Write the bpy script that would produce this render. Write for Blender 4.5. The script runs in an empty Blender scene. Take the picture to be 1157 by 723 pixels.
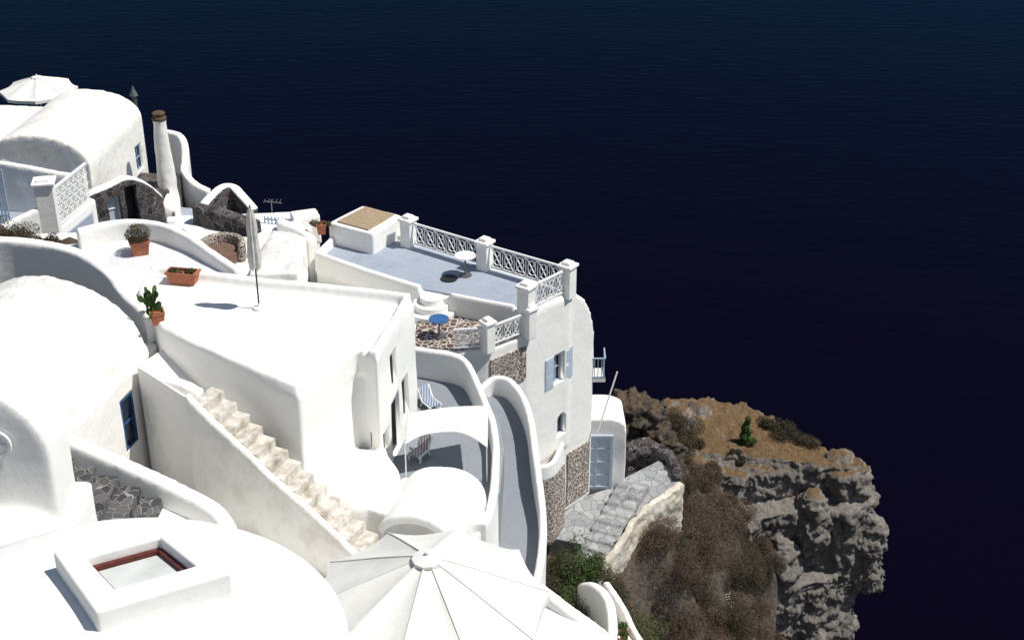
import bpy, bmesh, math, random
import numpy as np
from mathutils import Vector, Matrix
from mathutils.bvhtree import BVHTree
random.seed(7)
sc=bpy.context.scene
COL=sc.collection
sc.view_settings.view_transform='Standard'; sc.view_settings.look='None'; sc.view_settings.exposure=0

# ---------------------------------------------------------------- numpy noise
def vnoise(P,seed=0):
    P=np.asarray(P,dtype=np.float64); I=np.floor(P).astype(np.int64); F=P-I; F=F*F*(3-2*F)
    def h(dx,dy,dz):
        n=(I[:,0]+dx)*374761393+(I[:,1]+dy)*668265263+(I[:,2]+dz)*2147483647+seed*144665
        n=(n^(n>>13))*1274126177; n=n^(n>>16); return (n&0xffff)/65535.
    r=0
    for dx in (0,1):
        wx=F[:,0] if dx else 1-F[:,0]
        for dy in (0,1):
            wy=F[:,1] if dy else 1-F[:,1]
            for dz in (0,1):
                wz=F[:,2] if dz else 1-F[:,2]
                r=r+h(dx,dy,dz)*wx*wy*wz
    return r
def fbm(P,o=4,ridge=False,seed=0):
    a=1.;s=0;t=0
    for i in range(o):
        v=vnoise(P*(2.03**i)+i*17.3,seed)
        if ridge: v=1-abs(2*v-1); v=v*v
        s=s+v*a; t+=a; a*=.52
    return s/t

# ---------------------------------------------------------------- materials
def newmat(name):
    m=bpy.data.materials.new(name); m.use_nodes=True
    nt=m.node_tree; nt.nodes.clear()
    o=nt.nodes.new('ShaderNodeOutputMaterial'); b=nt.nodes.new('ShaderNodeBsdfPrincipled')
    nt.links.new(b.outputs[0],o.inputs[0])
    g=nt.nodes.new('ShaderNodeNewGeometry')
    return m,nt,b,g
def N(nt,t,**k):
    n=nt.nodes.new(t)
    for a,v in k.items(): setattr(n,a,v)
    return n
def noise_tex(nt,g,scale,detail=4,rough=.6,vec=None):
    n=N(nt,'ShaderNodeTexNoise'); n.inputs['Scale'].default_value=scale; n.inputs['Detail'].default_value=detail; n.inputs['Roughness'].default_value=rough
    nt.links.new(vec if vec else g.outputs['Position'],n.inputs['Vector']); return n
def ramp(nt,inp,stops):
    r=N(nt,'ShaderNodeValToRGB'); e=r.color_ramp.elements
    e[0].position,e[0].color=stops[0][0],(*stops[0][1],1); e[1].position,e[1].color=stops[-1][0],(*stops[-1][1],1)
    for p,c in stops[1:-1]:
        x=e.new(p); x.color=(*c,1)
    nt.links.new(inp,r.inputs[0]); return r
def mix(nt,f,a,b,mode='MIX'):
    m=N(nt,'ShaderNodeMix',data_type='RGBA',blend_type=mode)
    if isinstance(f,(int,float)): m.inputs[0].default_value=f
    else: nt.links.new(f,m.inputs[0])
    for i,x in ((6,a),(7,b)):
        if isinstance(x,tuple): m.inputs[i].default_value=(*x,1)
        else: nt.links.new(x,m.inputs[i])
    return m.outputs[2]
def bump(nt,b,h,strength,dist,prev=None):
    n=N(nt,'ShaderNodeBump'); n.inputs['Strength'].default_value=strength; n.inputs['Distance'].default_value=dist
    nt.links.new(h,n.inputs['Height'])
    if prev: nt.links.new(prev.outputs[0],n.inputs['Normal'])
    nt.links.new(n.outputs[0],b.inputs['Normal']); return n
def plaster_mat(name,col=(.85,.84,.81),dark=(.72,.71,.685),stain=.3,bmp=.35,rough=.9,blot=1.0):
    m,nt,b,g=newmat(name)
    n1=noise_tex(nt,g,.9*blot,8,.65); n2=noise_tex(nt,g,7,6,.7); n3=noise_tex(nt,g,2.2,3,.5)
    mm=N(nt,'ShaderNodeMapping'); mm.inputs['Scale'].default_value=(5,5,.7); nt.links.new(g.outputs['Position'],mm.inputs['Vector'])
    n4=noise_tex(nt,g,1,4,.6,mm.outputs[0])
    r=ramp(nt,n1.outputs[0],[(.60-stain*.25,(0,0,0)),(.85-stain*.1,(1,1,1))])
    c=mix(nt,r.outputs[0],col,dark)
    r2=ramp(nt,n2.outputs[0],[(.45,(1,1,1)),(.8,(.84,.83,.81))])
    c=mix(nt,min(1,.2+stain*.6),c,r2.outputs[0],'MULTIPLY')
    r4=ramp(nt,n4.outputs[0],[(.5,(1,1,1)),(.8,(.80,.78,.74))])
    c=mix(nt,min(1,stain),c,r4.outputs[0],'MULTIPLY')
    nt.links.new(c,b.inputs['Base Color']); b.inputs['Roughness'].default_value=rough
    b.inputs['Specular IOR Level'].default_value=.15
    p=bump(nt,b,n3.outputs[0],bmp,.10); bump(nt,b,n2.outputs[0],bmp,.03,p)
    return m
def stone_mat(name,scale,c1,c2,mortar,mw=.06,bmp=.8,rand=1.0):
    m,nt,b,g=newmat(name)
    wn=noise_tex(nt,g,scale*1.3,3,.6)
    ad=N(nt,'ShaderNodeVectorMath',operation='MULTIPLY_ADD'); ad.inputs[1].default_value=(.25/scale,)*3
    nt.links.new(wn.outputs[1],ad.inputs[0]); nt.links.new(g.outputs['Position'],ad.inputs[2])
    v=N(nt,'ShaderNodeTexVoronoi',feature='DISTANCE_TO_EDGE'); v.inputs['Scale'].default_value=scale; nt.links.new(ad.outputs[0],v.inputs['Vector'])
    v2=N(nt,'ShaderNodeTexVoronoi'); v2.inputs['Scale'].default_value=scale; nt.links.new(ad.outputs[0],v2.inputs['Vector'])
    sep=N(nt,'ShaderNodeSeparateColor'); nt.links.new(v2.outputs['Color'],sep.inputs[0])
    st=ramp(nt,sep.outputs[0],[(0,c1),(.55,tuple((x+y)/2 for x,y in zip(c1,c2))),(1,c2)])
    nn=noise_tex(nt,g,scale*6,5,.7); rr=ramp(nt,nn.outputs[0],[(.3,(.7,.7,.7)),(.75,(1.1,1.1,1.1))])
    c=mix(nt,.8,st.outputs[0],rr.outputs[0],'MULTIPLY')
    e=ramp(nt,v.outputs['Distance'],[(mw*.6,(0,0,0)),(mw*1.3,(1,1,1))])
    c=mix(nt,e.outputs[0],mortar,c)
    nt.links.new(c,b.inputs['Base Color']); b.inputs['Roughness'].default_value=.9; b.inputs['Specular IOR Level'].default_value=.2
    p=bump(nt,b,e.outputs[0],bmp,.04); bump(nt,b,nn.outputs[0],.5,.02,p)
    return m
def plain_mat(name,col,rough=.6,var=.15,scale=6,metal=0,bmp=.1):
    m,nt,b,g=newmat(name)
    n=noise_tex(nt,g,scale,5,.6)
    r=ramp(nt,n.outputs[0],[(.3,tuple(x*(1-var) for x in col)),(.7,tuple(min(1,x*(1+var)) for x in col))])
    nt.links.new(r.outputs[0],b.inputs['Base Color']); b.inputs['Roughness'].default_value=rough; b.inputs['Metallic'].default_value=metal
    b.inputs['Specular IOR Level'].default_value=.3
    bump(nt,b,n.outputs[0],bmp,.02); return m
def leaf_mat(name,c1,c2,lo=.6,hi=1.35):
    m,nt,b,g=newmat(name)
    n=noise_tex(nt,g,1.3,5,.65); 
    r=ramp(nt,n.outputs[0],[(.35,c1),(.65,c2)])
    h=N(nt,'ShaderNodeHueSaturation'); nt.links.new(r.outputs[0],h.inputs['Color'])
    rp=N(nt,'ShaderNodeMapRange'); rp.inputs[3].default_value=lo; rp.inputs[4].default_value=hi
    nt.links.new(g.outputs['Random Per Island'],rp.inputs[0]); nt.links.new(rp.outputs[0],h.inputs['Value'])
    nt.links.new(h.outputs[0],b.inputs['Base Color']); b.inputs['Roughness'].default_value=.9; b.inputs['Specular IOR Level'].default_value=.05
    return m
WHITE=plaster_mat('whitewash',stain=.18)
WHITE2=plaster_mat('whitewash_clean',stain=.08,bmp=.2)
WORN=plaster_mat('weathered_plaster',col=(.82,.81,.775),dark=(.54,.53,.51),stain=.65,bmp=.6,blot=2.2)
CREAM=plaster_mat('cream_plaster',col=(.83,.815,.775),dark=(.60,.55,.48),stain=.32,bmp=.4)
RETW=plaster_mat('old_cream_render',col=(.74,.70,.61),dark=(.32,.27,.21),stain=1.0,bmp=1.0,blot=1.6)
FLOORW=plaster_mat('white_floor',col=(.86,.85,.82),dark=(.80,.79,.765),stain=.1,bmp=.08)
FLOORP=plaster_mat('pale_floor',col=(.66,.67,.70),dark=(.56,.57,.61),stain=.3,bmp=.1)
FLOORB=plaster_mat('blue_grey_floor',col=(.34,.385,.46),dark=(.27,.31,.375),stain=.5,bmp=.12)
FLOORG=plaster_mat('grey_floor',col=(.25,.275,.305),dark=(.19,.21,.235),stain=.4,bmp=.15)
DSTONE=stone_mat('dark_stone_masonry',3.6,(.03,.027,.03),(.12,.10,.10),(.24,.225,.215),.03)
MOSAIC=stone_mat('stone_mosaic',8.5,(.14,.10,.09),(.28,.21,.18),(.60,.56,.50),.09)
PAVE=stone_mat('crazy_paving',5.4,(.07,.045,.045),(.16,.11,.10),(.56,.51,.45),.08,.5)
SLAB=stone_mat('slab_paving',3.0,(.28,.29,.31),(.44,.44,.435),(.20,.195,.19),.02,.6)
STEPST=stone_mat('dark_step_stone',4.6,(.05,.05,.055),(.15,.145,.145),(.34,.33,.32),.035)
STEPM=plaster_mat('worn_step',col=(.78,.76,.71),dark=(.24,.18,.12),stain=1.0,bmp=.5,blot=3.2)
TERRA=plain_mat('terracotta',(.36,.13,.07),.75,.25,12)
BROWN=plain_mat('brown_stone',(.16,.10,.075),.85,.3,8)
BLUE=plain_mat('pale_blue_paint',(.46,.53,.62),.5,.1,8)
DBLUE=plain_mat('deep_blue_paint',(.03,.075,.19),.5,.2,8)
LBLUE=plain_mat('light_blue_paint',(.36,.46,.56),.5,.15,8)
DARK=plain_mat('dark_interior',(.012,.012,.016),.6,.3)
GLASS=plain_mat('dark_glass',(.02,.03,.05),.1,.2)
REDW=plain_mat('red_brown_wood',(.11,.025,.02),.5,.3,9)
PANE=plain_mat('skylight_pane',(.58,.61,.60),.35,.15,2)
TANW=plain_mat('tan_boards',(.38,.29,.19),.8,.2,9)
METAL=plain_mat('grey_metal',(.2,.2,.21),.4,.15,9,.7)
BLACK=plain_mat('black_iron',(.02,.02,.022),.5,.2,9)
WPAINT=plain_mat('white_paint',(.82,.82,.80),.55,.05,9)
FABRIC=plain_mat('canvas',(.77,.76,.72),.9,.06,3,0,.3)
FABRIC2=plain_mat('old_canvas',(.55,.53,.50),.9,.2,6,0,.4)
SOOT=plain_mat('sooty_clay',(.10,.07,.04),.9,.4,9)
G_GREEN=leaf_mat('green_leaves',(.03,.06,.02),(.075,.12,.04))
G_OLIVE=leaf_mat('olive_leaves',(.055,.065,.03),(.12,.115,.055))
G_DRY=leaf_mat('dry_scrub',(.06,.042,.034),(.135,.098,.072),.9,1.1)
G_RUST=leaf_mat('rusty_grass',(.17,.095,.04),(.27,.17,.075))
G_DARK=leaf_mat('dark_scrub',(.04,.036,.026),(.085,.072,.048),.88,1.12)
# ---------------------------------------------------------------- mesh helpers
class M:
    def __init__(s): s.v=[]; s.f=[]
    def add(s,v,f):
        o=len(s.v); s.v+= [tuple(x) for x in v]; s.f+=[tuple(i+o for i in q) for q in f]
        return s
def prism(m,pts,z0,z1):
    n=len(pts); zt=z1 if isinstance(z1,(list,tuple)) else [z1]*n
    v=[(p[0],p[1],z0) for p in pts]+[(p[0],p[1],zt[i]) for i,p in enumerate(pts)]
    f=[tuple(range(n))[::-1],tuple(range(n,2*n))]+[(i,(i+1)%n,n+(i+1)%n,n+i) for i in range(n)]
    return m.add(v,f)
def smooth_path(p,k=6,closed=False):
    p=[Vector(x) for x in p]; n=len(p); out=[]
    if n==2 and not closed: return [p[0].lerp(p[1],i/k) for i in range(k+1)]
    segs=n if closed else n-1
    for i in range(segs):
        if closed: a,b,c,d=p[(i-1)%n],p[i],p[(i+1)%n],p[(i+2)%n]
        else: a,b,c,d=p[max(i-1,0)],p[i],p[i+1],p[min(i+2,n-1)]
        for j in range(k):
            t=j/k
            out.append(.5*((2*b)+(c-a)*t+(2*a-5*b+4*c-d)*t*t+(3*b-a-3*c+d)*t**3))
    if not closed: out.append(p[-1])
    return out
def wall(m,path,th,zb,smooth=True,k=6,closed=False,depth=None):
    P=smooth_path(path,k,closed) if smooth else [Vector(x) for x in path]
    n=len(P); v=[]
    for i,p in enumerate(P):
        if closed: d=P[(i+1)%n]-P[i-1]
        else: d=P[min(i+1,n-1)]-P[max(i-1,0)]
        d.z=0; d.normalize(); q=Vector((-d.y,d.x,0))*th/2
        zz=(p.z-depth) if depth else zb
        a=p+q; b=p-q
        v+=[(a.x,a.y,zz),(a.x,a.y,p.z-.04),(a.x*.75+b.x*.25,a.y*.75+b.y*.25,p.z),(a.x*.25+b.x*.75,a.y*.25+b.y*.75,p.z),(b.x,b.y,p.z-.04),(b.x,b.y,zz)]
    f=[]
    rng=n if closed else n-1
    for i in range(rng):
        j=(i+1)%n
        for k2 in range(6):
            l=(k2+1)%6
            f.append((i*6+k2,i*6+l,j*6+l,j*6+k2))
    if not closed: f+=[(5,4,3,2,1,0),tuple((n-1)*6+k2 for k2 in range(6))]
    return m.add(v,f)
def vault(m,a,b,width,rise,ze,zb,seg=20,p=1.0):
    a=Vector((a[0],a[1],0)); b=Vector((b[0],b[1],0)); d=(b-a).normalized(); q=Vector((-d.y,d.x,0))
    prof=[(-width/2,zb)]+[(-math.cos(math.pi*i/seg)*width/2,ze+rise*math.sin(math.pi*i/seg)**p) for i in range(seg+1)]+[(width/2,zb)]
    n=len(prof); v=[]
    for c in (a,b):
        for s,z in prof:
            r=c+q*s; v.append((r.x,r.y,z))
    f=[tuple(range(n)),tuple(range(n,2*n))[::-1]]+[(i,(i+1)%n,n+(i+1)%n,n+i) for i in range(n)]
    return m.add(v,f)
def obox(m,c,ax,ay,s,az=(0,0,1)):
    c=Vector(c); ax=Vector(ax).normalized()*s[0]/2; ay=Vector(ay).normalized()*s[1]/2; az=Vector(az).normalized()*s[2]/2
    v=[c+i*ax+j*ay+k*az for k in (-1,1) for j in (-1,1) for i in (-1,1)]
    return m.add(v,[(0,2,3,1),(4,5,7,6),(0,1,5,4),(1,3,7,5),(3,2,6,7),(2,0,4,6)])
def box(m,x,y,z,sx,sy,sz,rot=0):
    r=math.radians(rot); return obox(m,(x,y,z),(math.cos(r),math.sin(r),0),(-math.sin(r),math.cos(r),0),(sx,sy,sz))
def bar(m,a,b,t,t2=None):
    a=Vector(a); b=Vector(b); d=b-a; L=d.length; d.normalize()
    up=Vector((0,0,1)) if abs(d.z)<.9 else Vector((1,0,0))
    s=d.cross(up).normalized(); u=s.cross(d)
    return obox(m,(a+b)/2,d,s,(L,t,t2 or t),u)
def lathe(m,c,prof,seg=20,ax=1.0,ay=1.0):
    v=[]; n=len(prof)
    for i in range(seg):
        t=2*math.pi*i/seg
        for r,z in prof: v.append((c[0]+r*ax*math.cos(t),c[1]+r*ay*math.sin(t),c[2]+z))
    f=[]
    for i in range(seg):
        j=(i+1)%seg
        for k in range(n-1): f.append((i*n+k,j*n+k,j*n+k+1,i*n+k+1))
    f+=[tuple(i*n for i in range(seg))[::-1],tuple(i*n+n-1 for i in range(seg))]
    return m.add(v,f)
def dome(m,c,rx,ry,rz,zb,seg=28):
    prof=[(1,zb-c[2])]+[(math.cos(a),rz*math.sin(a)) for a in [math.pi/2*i/8 for i in range(8)]]+[(.02,rz)]
    return lathe(m,c,prof,seg,rx,ry)
def to_obj(name,m,mat,smooth=False,recalc=True):
    me=bpy.data.meshes.new(name); me.from_pydata(m.v,[],m.f); me.update()
    if recalc:
        bm=bmesh.new(); bm.from_mesh(me); bmesh.ops.recalc_face_normals(bm,faces=bm.faces); bm.to_mesh(me); bm.free()
    if smooth: me.polygons.foreach_set('use_smooth',[True]*len(me.polygons))
    me.materials.append(mat)
    o=bpy.data.objects.new(name,me); COL.objects.link(o); return o
WS=bpy.data.scenes.new('work')
def bake(o,extra=()):
    COL.objects.unlink(o); WS.collection.objects.link(o)
    for e in extra: COL.objects.unlink(e); WS.collection.objects.link(e)
    vl=WS.view_layers[0]; vl.update(); dg=vl.depsgraph; dg.update()
    me=bpy.data.meshes.new_from_object(o.evaluated_get(dg)); old=o.data; o.modifiers.clear(); o.data=me; bpy.data.meshes.remove(old)
    WS.collection.objects.unlink(o); COL.objects.link(o)
    for e in extra: WS.collection.objects.unlink(e); COL.objects.link(e)
    return o
def plaster(name,m,mat=None,voxel=.07,it=5,cut=None,disp=.025,dscale=1.1,solver='FAST'):
    o=to_obj(name,m,mat or WHITE)
    r=o.modifiers.new('r','REMESH'); r.mode='VOXEL'; r.voxel_size=voxel; r.use_smooth_shade=True
    s=o.modifiers.new('s','SMOOTH'); s.factor=.5; s.iterations=it
    c=None
    if cut:
        c=to_obj('cut',cut,mat or WHITE); b=o.modifiers.new('b','BOOLEAN'); b.operation='DIFFERENCE'; b.object=c; b.solver=solver
    bake(o,(c,) if c else ())
    if c: cm=c.data; bpy.data.objects.remove(c); bpy.data.meshes.remove(cm)
    me=o.data; n=len(me.vertices)
    if disp>0 and n:
        co=np.empty(n*3,dtype=np.float32); me.vertices.foreach_get('co',co); co=co.reshape(-1,3)
        P=co*dscale; co+=np.stack([vnoise(P,k)-.5 for k in (1,2,3)],1)*disp*2
        if disp>.08: co+=np.stack([vnoise(P*3.1,k)-.5 for k in (1,2,3)],1)*disp
        me.vertices.foreach_set('co',co.ravel()); me.update()
    me.materials.clear(); me.materials.append(mat or WHITE)
    me.polygons.foreach_set('use_smooth',[True]*len(me.polygons))
    return o
def thing(name,label,cat,loc,group=None):
    e=bpy.data.objects.new(name,None); e.empty_display_size=.3; e.location=loc; COL.objects.link(e)
    e['label']=label; e['category']=cat
    if group: e['group']=group
    return e
def part(o,parent,label=None):
    o.parent=parent; o.matrix_parent_inverse=Matrix.Translation(-Vector(parent.location))
    if label: o['label']=label
    return o
def subpart(o,parent):
    o.parent=parent; o.matrix_parent_inverse=Matrix.Identity(4); return o
def top(o,label,cat,group=None):
    o['label']=label; o['category']=cat
    if group: o['group']=group
    return o
def struct(o): o['kind']='structure'; return o
V=Vector
def opening(parent,kind,c,d,n,w,h,fmat,pmat,fw=.07,setback=.06,mull=(1,1),label=None,fdepth=.08):
    c=V(c); d=V((*d,0)).normalized(); n=V((*n,0)).normalized(); up=V((0,0,1))
    m=M()
    for s in (-1,1): obox(m,c+d*s*(w/2-fw/2),d,n,(fw,fdepth,h))
    for s in (-1,1): obox(m,c+up*s*(h/2-fw/2),d,n,(w-2*fw-.002,fdepth-.006,fw))
    for i in range(1,mull[0]): obox(m,c+d*(-w/2+w*i/mull[0]),d,n,(fw*.5,fdepth*.6,h-2*fw))
    for i in range(1,mull[1]): obox(m,c+up*(-h/2+h*i/mull[1]),d,n,(w-2*fw,fdepth*.5,fw*.5))
    p=M(); obox(p,c-n*setback,d,n,(w-fw,.03,h-fw))
    leaf=part(to_obj(kind,p,pmat),parent,label)
    fr=to_obj('frame',m,fmat); subpart(fr,leaf)
    return leaf
def lattice(parent,p0,p1,z0,z1,mat,cells,name='railing_panel',ring=True,t=.035,rows=1):
    m=M(); p0=V((*p0,0)); p1=V((*p1,0)); h=(z1-z0)
    P=lambda s,z: p0.lerp(p1,s)+V((0,0,z))
    bar(m,P(0,z0),P(1,z0),t*1.5); bar(m,P(0,z1),P(1,z1),t*1.8)
    for r in range(rows):
        a0=z0+h*r/rows; a1=z0+h*(r+1)/rows
        for i in range(cells):
            a,b=i/cells,(i+1)/cells
            bar(m,P(a,a0),P(b,a1),t*.8); bar(m,P(a,a1),P(b,a0),t*.9)
            if ring:
                cx=(a+b)/2; rr=.33; 
                for k in range(10):
                    t0,t1=2*math.pi*k/10,2*math.pi*(k+1)/10
                    bar(m,P(cx+rr*math.cos(t0)/cells,(a0+a1)/2+.36*(a1-a0)*math.sin(t0)),P(cx+rr*math.cos(t1)/cells,(a0+a1)/2+.36*(a1-a0)*math.sin(t1)),t*.85)
                if i: bar(m,P(a,a0),P(a,a1),t*.8)
    return part(to_obj(name,m,mat),parent)
def pillar(parent,x,y,z0,z1,s=.36,rot=0,mat=None):
    m=M(); box(m,x,y,(z0+z1)/2,s,s,z1-z0,rot); box(m,x,y,z1+.03,s*1.25,s*1.25,.1,rot); box(m,x,y,z1+.12,s*.7,s*.7,.1,rot)
    o=to_obj('pillar',m,mat or WHITE2); b=o.modifiers.new('b','BEVEL'); b.width=.025; b.segments=2
    return part(o,parent)
def quads(name,p,nn,s,asp,mat,rng):
    r=rng.normal(size=p.shape); nn/=np.linalg.norm(nn,axis=1,keepdims=True); t=np.cross(nn,r); t/=np.linalg.norm(t,axis=1,keepdims=True)+1e-9; u=np.cross(nn,t)
    s=s[:,None]; vv=np.stack([p-t*s,p-u*s*asp,p+t*s,p+u*s*asp],1).reshape(-1,3); n=len(p)
    me=bpy.data.meshes.new(name); me.vertices.add(4*n); me.vertices.foreach_set('co',vv.ravel().astype(np.float32)); me.loops.add(4*n); me.loops.foreach_set('vertex_index',np.arange(4*n,dtype=np.int32))
    me.polygons.add(n); me.polygons.foreach_set('loop_start',np.arange(0,4*n,4,dtype=np.int32)); me.update(calc_edges=True); me.validate()
    me.materials.append(mat); o=bpy.data.objects.new(name,me); COL.objects.link(o); return o
def leaves(name,blobs,n,size,mat,seed=0,flat=False,asp=.45):
    rng=np.random.default_rng(seed); W=np.array([b[1][0]*b[1][1]*b[1][2] for b in blobs]); k=rng.choice(len(blobs),n,p=W/W.sum())
    C=np.array([b[0] for b in blobs])[k]; R=np.array([b[1] for b in blobs])[k]
    d=rng.normal(size=(n,3)); d/=np.linalg.norm(d,axis=1,keepdims=True); d*=(rng.random(n)**.3)[:,None]
    p=C+d*R; keep=vnoise(p*3.0,seed)>rng.random(n)*.6
    nn=rng.normal(size=p.shape)*.7+d+np.array([0,0,.4]); p=p[keep]; nn=nn[keep]
    return quads(name,p,nn,size*rng.uniform(.5,1.3,len(p)),asp,mat,rng)
def grass(name,c,r,n,h,mat,seed,zf):
    rnd=random.Random(seed); v=[];f=[]
    for _ in range(n):
        a=rnd.random()*6.28; q=math.sqrt(rnd.random()); x=c[0]+math.cos(a)*q*r[0]; y=c[1]+math.sin(a)*q*r[1]; z=zf(x,y)
        if z is None: continue
        b=rnd.random()*6.28; w=.012; hh=h*rnd.uniform(.3,1.2); l=V((rnd.gauss(0,.5),rnd.gauss(0,.5),.8))*hh
        o=len(v); v+=[(x-math.cos(b)*w,y-math.sin(b)*w,z-.03),(x+math.cos(b)*w,y+math.sin(b)*w,z-.03),(x+l.x,y+l.y,z+l.z)]; f.append((o,o+1,o+2))
    return to_obj(name,M().add(v,f),mat,recalc=False)
def stairs(m,a,b,n,width,side,depth=.5):
    a=V(a); b=V(b); s=V((*side,0)).normalized()
    hd=V((b.x-a.x,b.y-a.y,0)); L=hd.length; hd.normalize()
    for i in range(n):
        z=a.z+(b.z-a.z)*(i+.5)/n; c=a+hd*(L*(i+.5)/n)+s*width/2; c.z=z-depth/2
        obox(m,c,hd,s,(L/n+.03,width,depth))
    return m

# ---------------------------------------------------------------- sea: dark body + fresnel-weighted tinted reflection
m=M(); m.add([(-3000,-500,-110),(3000,-500,-110),(3000,6000,-110),(-3000,6000,-110)],[(0,1,2,3)])
sm,nt,b,g=newmat('sea_water'); out=[x for x in nt.nodes if x.type=='OUTPUT_MATERIAL'][0]; nt.nodes.remove(b)
mp=N(nt,'ShaderNodeMapping'); mp.inputs['Scale'].default_value=(.28,1,1); mp.inputs['Rotation'].default_value=(0,0,.12)
nt.links.new(g.outputs['Position'],mp.inputs['Vector'])
n1=noise_tex(nt,g,.55,4,.55,mp.outputs[0]); n2=noise_tex(nt,g,.12,3,.5,mp.outputs[0])
b1=N(nt,'ShaderNodeBump'); b1.inputs['Strength'].default_value=.6; b1.inputs['Distance'].default_value=.4; nt.links.new(n1.outputs[0],b1.inputs['Height'])
b2=N(nt,'ShaderNodeBump'); b2.inputs['Strength'].default_value=.2; b2.inputs['Distance'].default_value=1.0; nt.links.new(n2.outputs[0],b2.inputs['Height']); nt.links.new(b1.outputs[0],b2.inputs['Normal'])
df=N(nt,'ShaderNodeBsdfDiffuse'); df.inputs[0].default_value=(.0024,.0016,.0068,1); nt.links.new(b2.outputs[0],df.inputs['Normal'])
gl=N(nt,'ShaderNodeBsdfGlossy'); gl.inputs['Color'].default_value=(.07,.46,.70,1); gl.inputs['Roughness'].default_value=.10; nt.links.new(b2.outputs[0],gl.inputs['Normal'])
fr_=N(nt,'ShaderNodeFresnel'); fr_.inputs[0].default_value=1.1
b3=N(nt,'ShaderNodeBump'); b3.inputs['Strength'].default_value=.3; b3.inputs['Distance'].default_value=.35; nt.links.new(n1.outputs[0],b3.inputs['Height']); nt.links.new(b3.outputs[0],fr_.inputs['Normal'])
ms=N(nt,'ShaderNodeMixShader'); nt.links.new(fr_.outputs[0],ms.inputs[0]); nt.links.new(df.outputs[0],ms.inputs[1]); nt.links.new(gl.outputs[0],ms.inputs[2]); nt.links.new(ms.outputs[0],out.inputs[0])
struct(to_obj('sea',m,sm,recalc=False))

# ---------------------------------------------------------------- hillside terrain
CP=np.array([(-12,20,-19),(-16,12,-14),(-5,15,-18),(0,18,-19),(0,8,-16),(4,20,-24),(2.2,26,-28),(1.8,30,-28.4),(3,33,-28.8),(6,33,-31.5),(9,36,-36),(2,36,-28.6),(4.5,38.5,-28.3),(6.5,40,-29.8),(-3,30,-22),(-8,30,-21),(-8,34,-19.5),(-13,36.5,-17.2),(-16,37,-16.6),(-20,38,-17),(-14,33,-19),(-14,28,-19),(-10,42,-20.5),(-6,44,-22),(-3,43,-23),(0,42,-26),(3,44,-29.5),(4.4,46,-28.2),(5.6,46.6,-29.2),(3,43,-28.4),(7,50,-32),(-12,48,-24.5),(-9,49,-27),(-15,48,-24.5),(-19,54,-26),(-20,47,-24),(-25,47,-24),(-20,42,-23),(-16,41.5,-22),(-25,42,-22.5),(-13,41,-21.5),(-30,46,-20),(-36,40,-14),(-12,56,-29),(-14,62,-30),(-22,62,-26.5),(-23,66,-25.5),(-30,66,-24),(-5,52,-40),(2,52,-45),(-8,62,-60),(15,30,-60),(20,42,-95),(19,52,-100),(10,60,-100),(12,20,-60),(0,62,-90),(-12,70,-70),(-20,74,-60),(-30,80,-60),(25,70,-118),(0,80,-118),(-20,92,-118),(28,20,-118),(14,42,-65),(15,50,-80),(13.8,48.5,-75),(12,54,-70),(9,55.5,-80),(16,46,-85),(12.6,50.5,-60),(12.6,47,-55),
 (8.2,44.5,-33.0),(6.6,42.5,-31.2),(7.6,47,-32.2),(10.1,45.8,-35),(7.2,39.5,-33.2),(9.2,41.5,-36.5),(10.2,43.5,-38.5),(12,44.6,-52),(13.5,46,-60),(6,36,-32.5),(5,45,-30)],dtype=float)
def terr(X,Y,p=4.0):
    X=np.asarray(X,float); Y=np.asarray(Y,float)
    d=(X[...,None]-CP[:,0])**2+(Y[...,None]-CP[:,1])**2+.25
    w=d**(-p/2); return (w*CP[:,2]).sum(-1)/w.sum(-1)
def terrz(x,y):
    z=terr(x,y); P=np.stack([x*.5,y*.5,z*.15],1)
    z=z-np.clip(x-10.8,0,6)*9*(y>40)
    return z+(fbm(P,4)-.5)*1.2+(fbm(np.stack([x*1.9,y*1.9,0*x],1),3,True)-.5)*.35
xs=np.arange(-45,30.01,.3); ys=np.arange(4,96,.3); nx=len(xs); ny=len(ys)
XX,YY=np.meshgrid(xs,ys); zz=terrz(XX.ravel(),YY.ravel())
v=list(zip(XX.ravel().tolist(),YY.ravel().tolist(),zz.tolist()))
f=[(j*nx+i,j*nx+i+1,(j+1)*nx+i+1,(j+1)*nx+i) for j in range(ny-1) for i in range(nx-1)]
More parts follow.
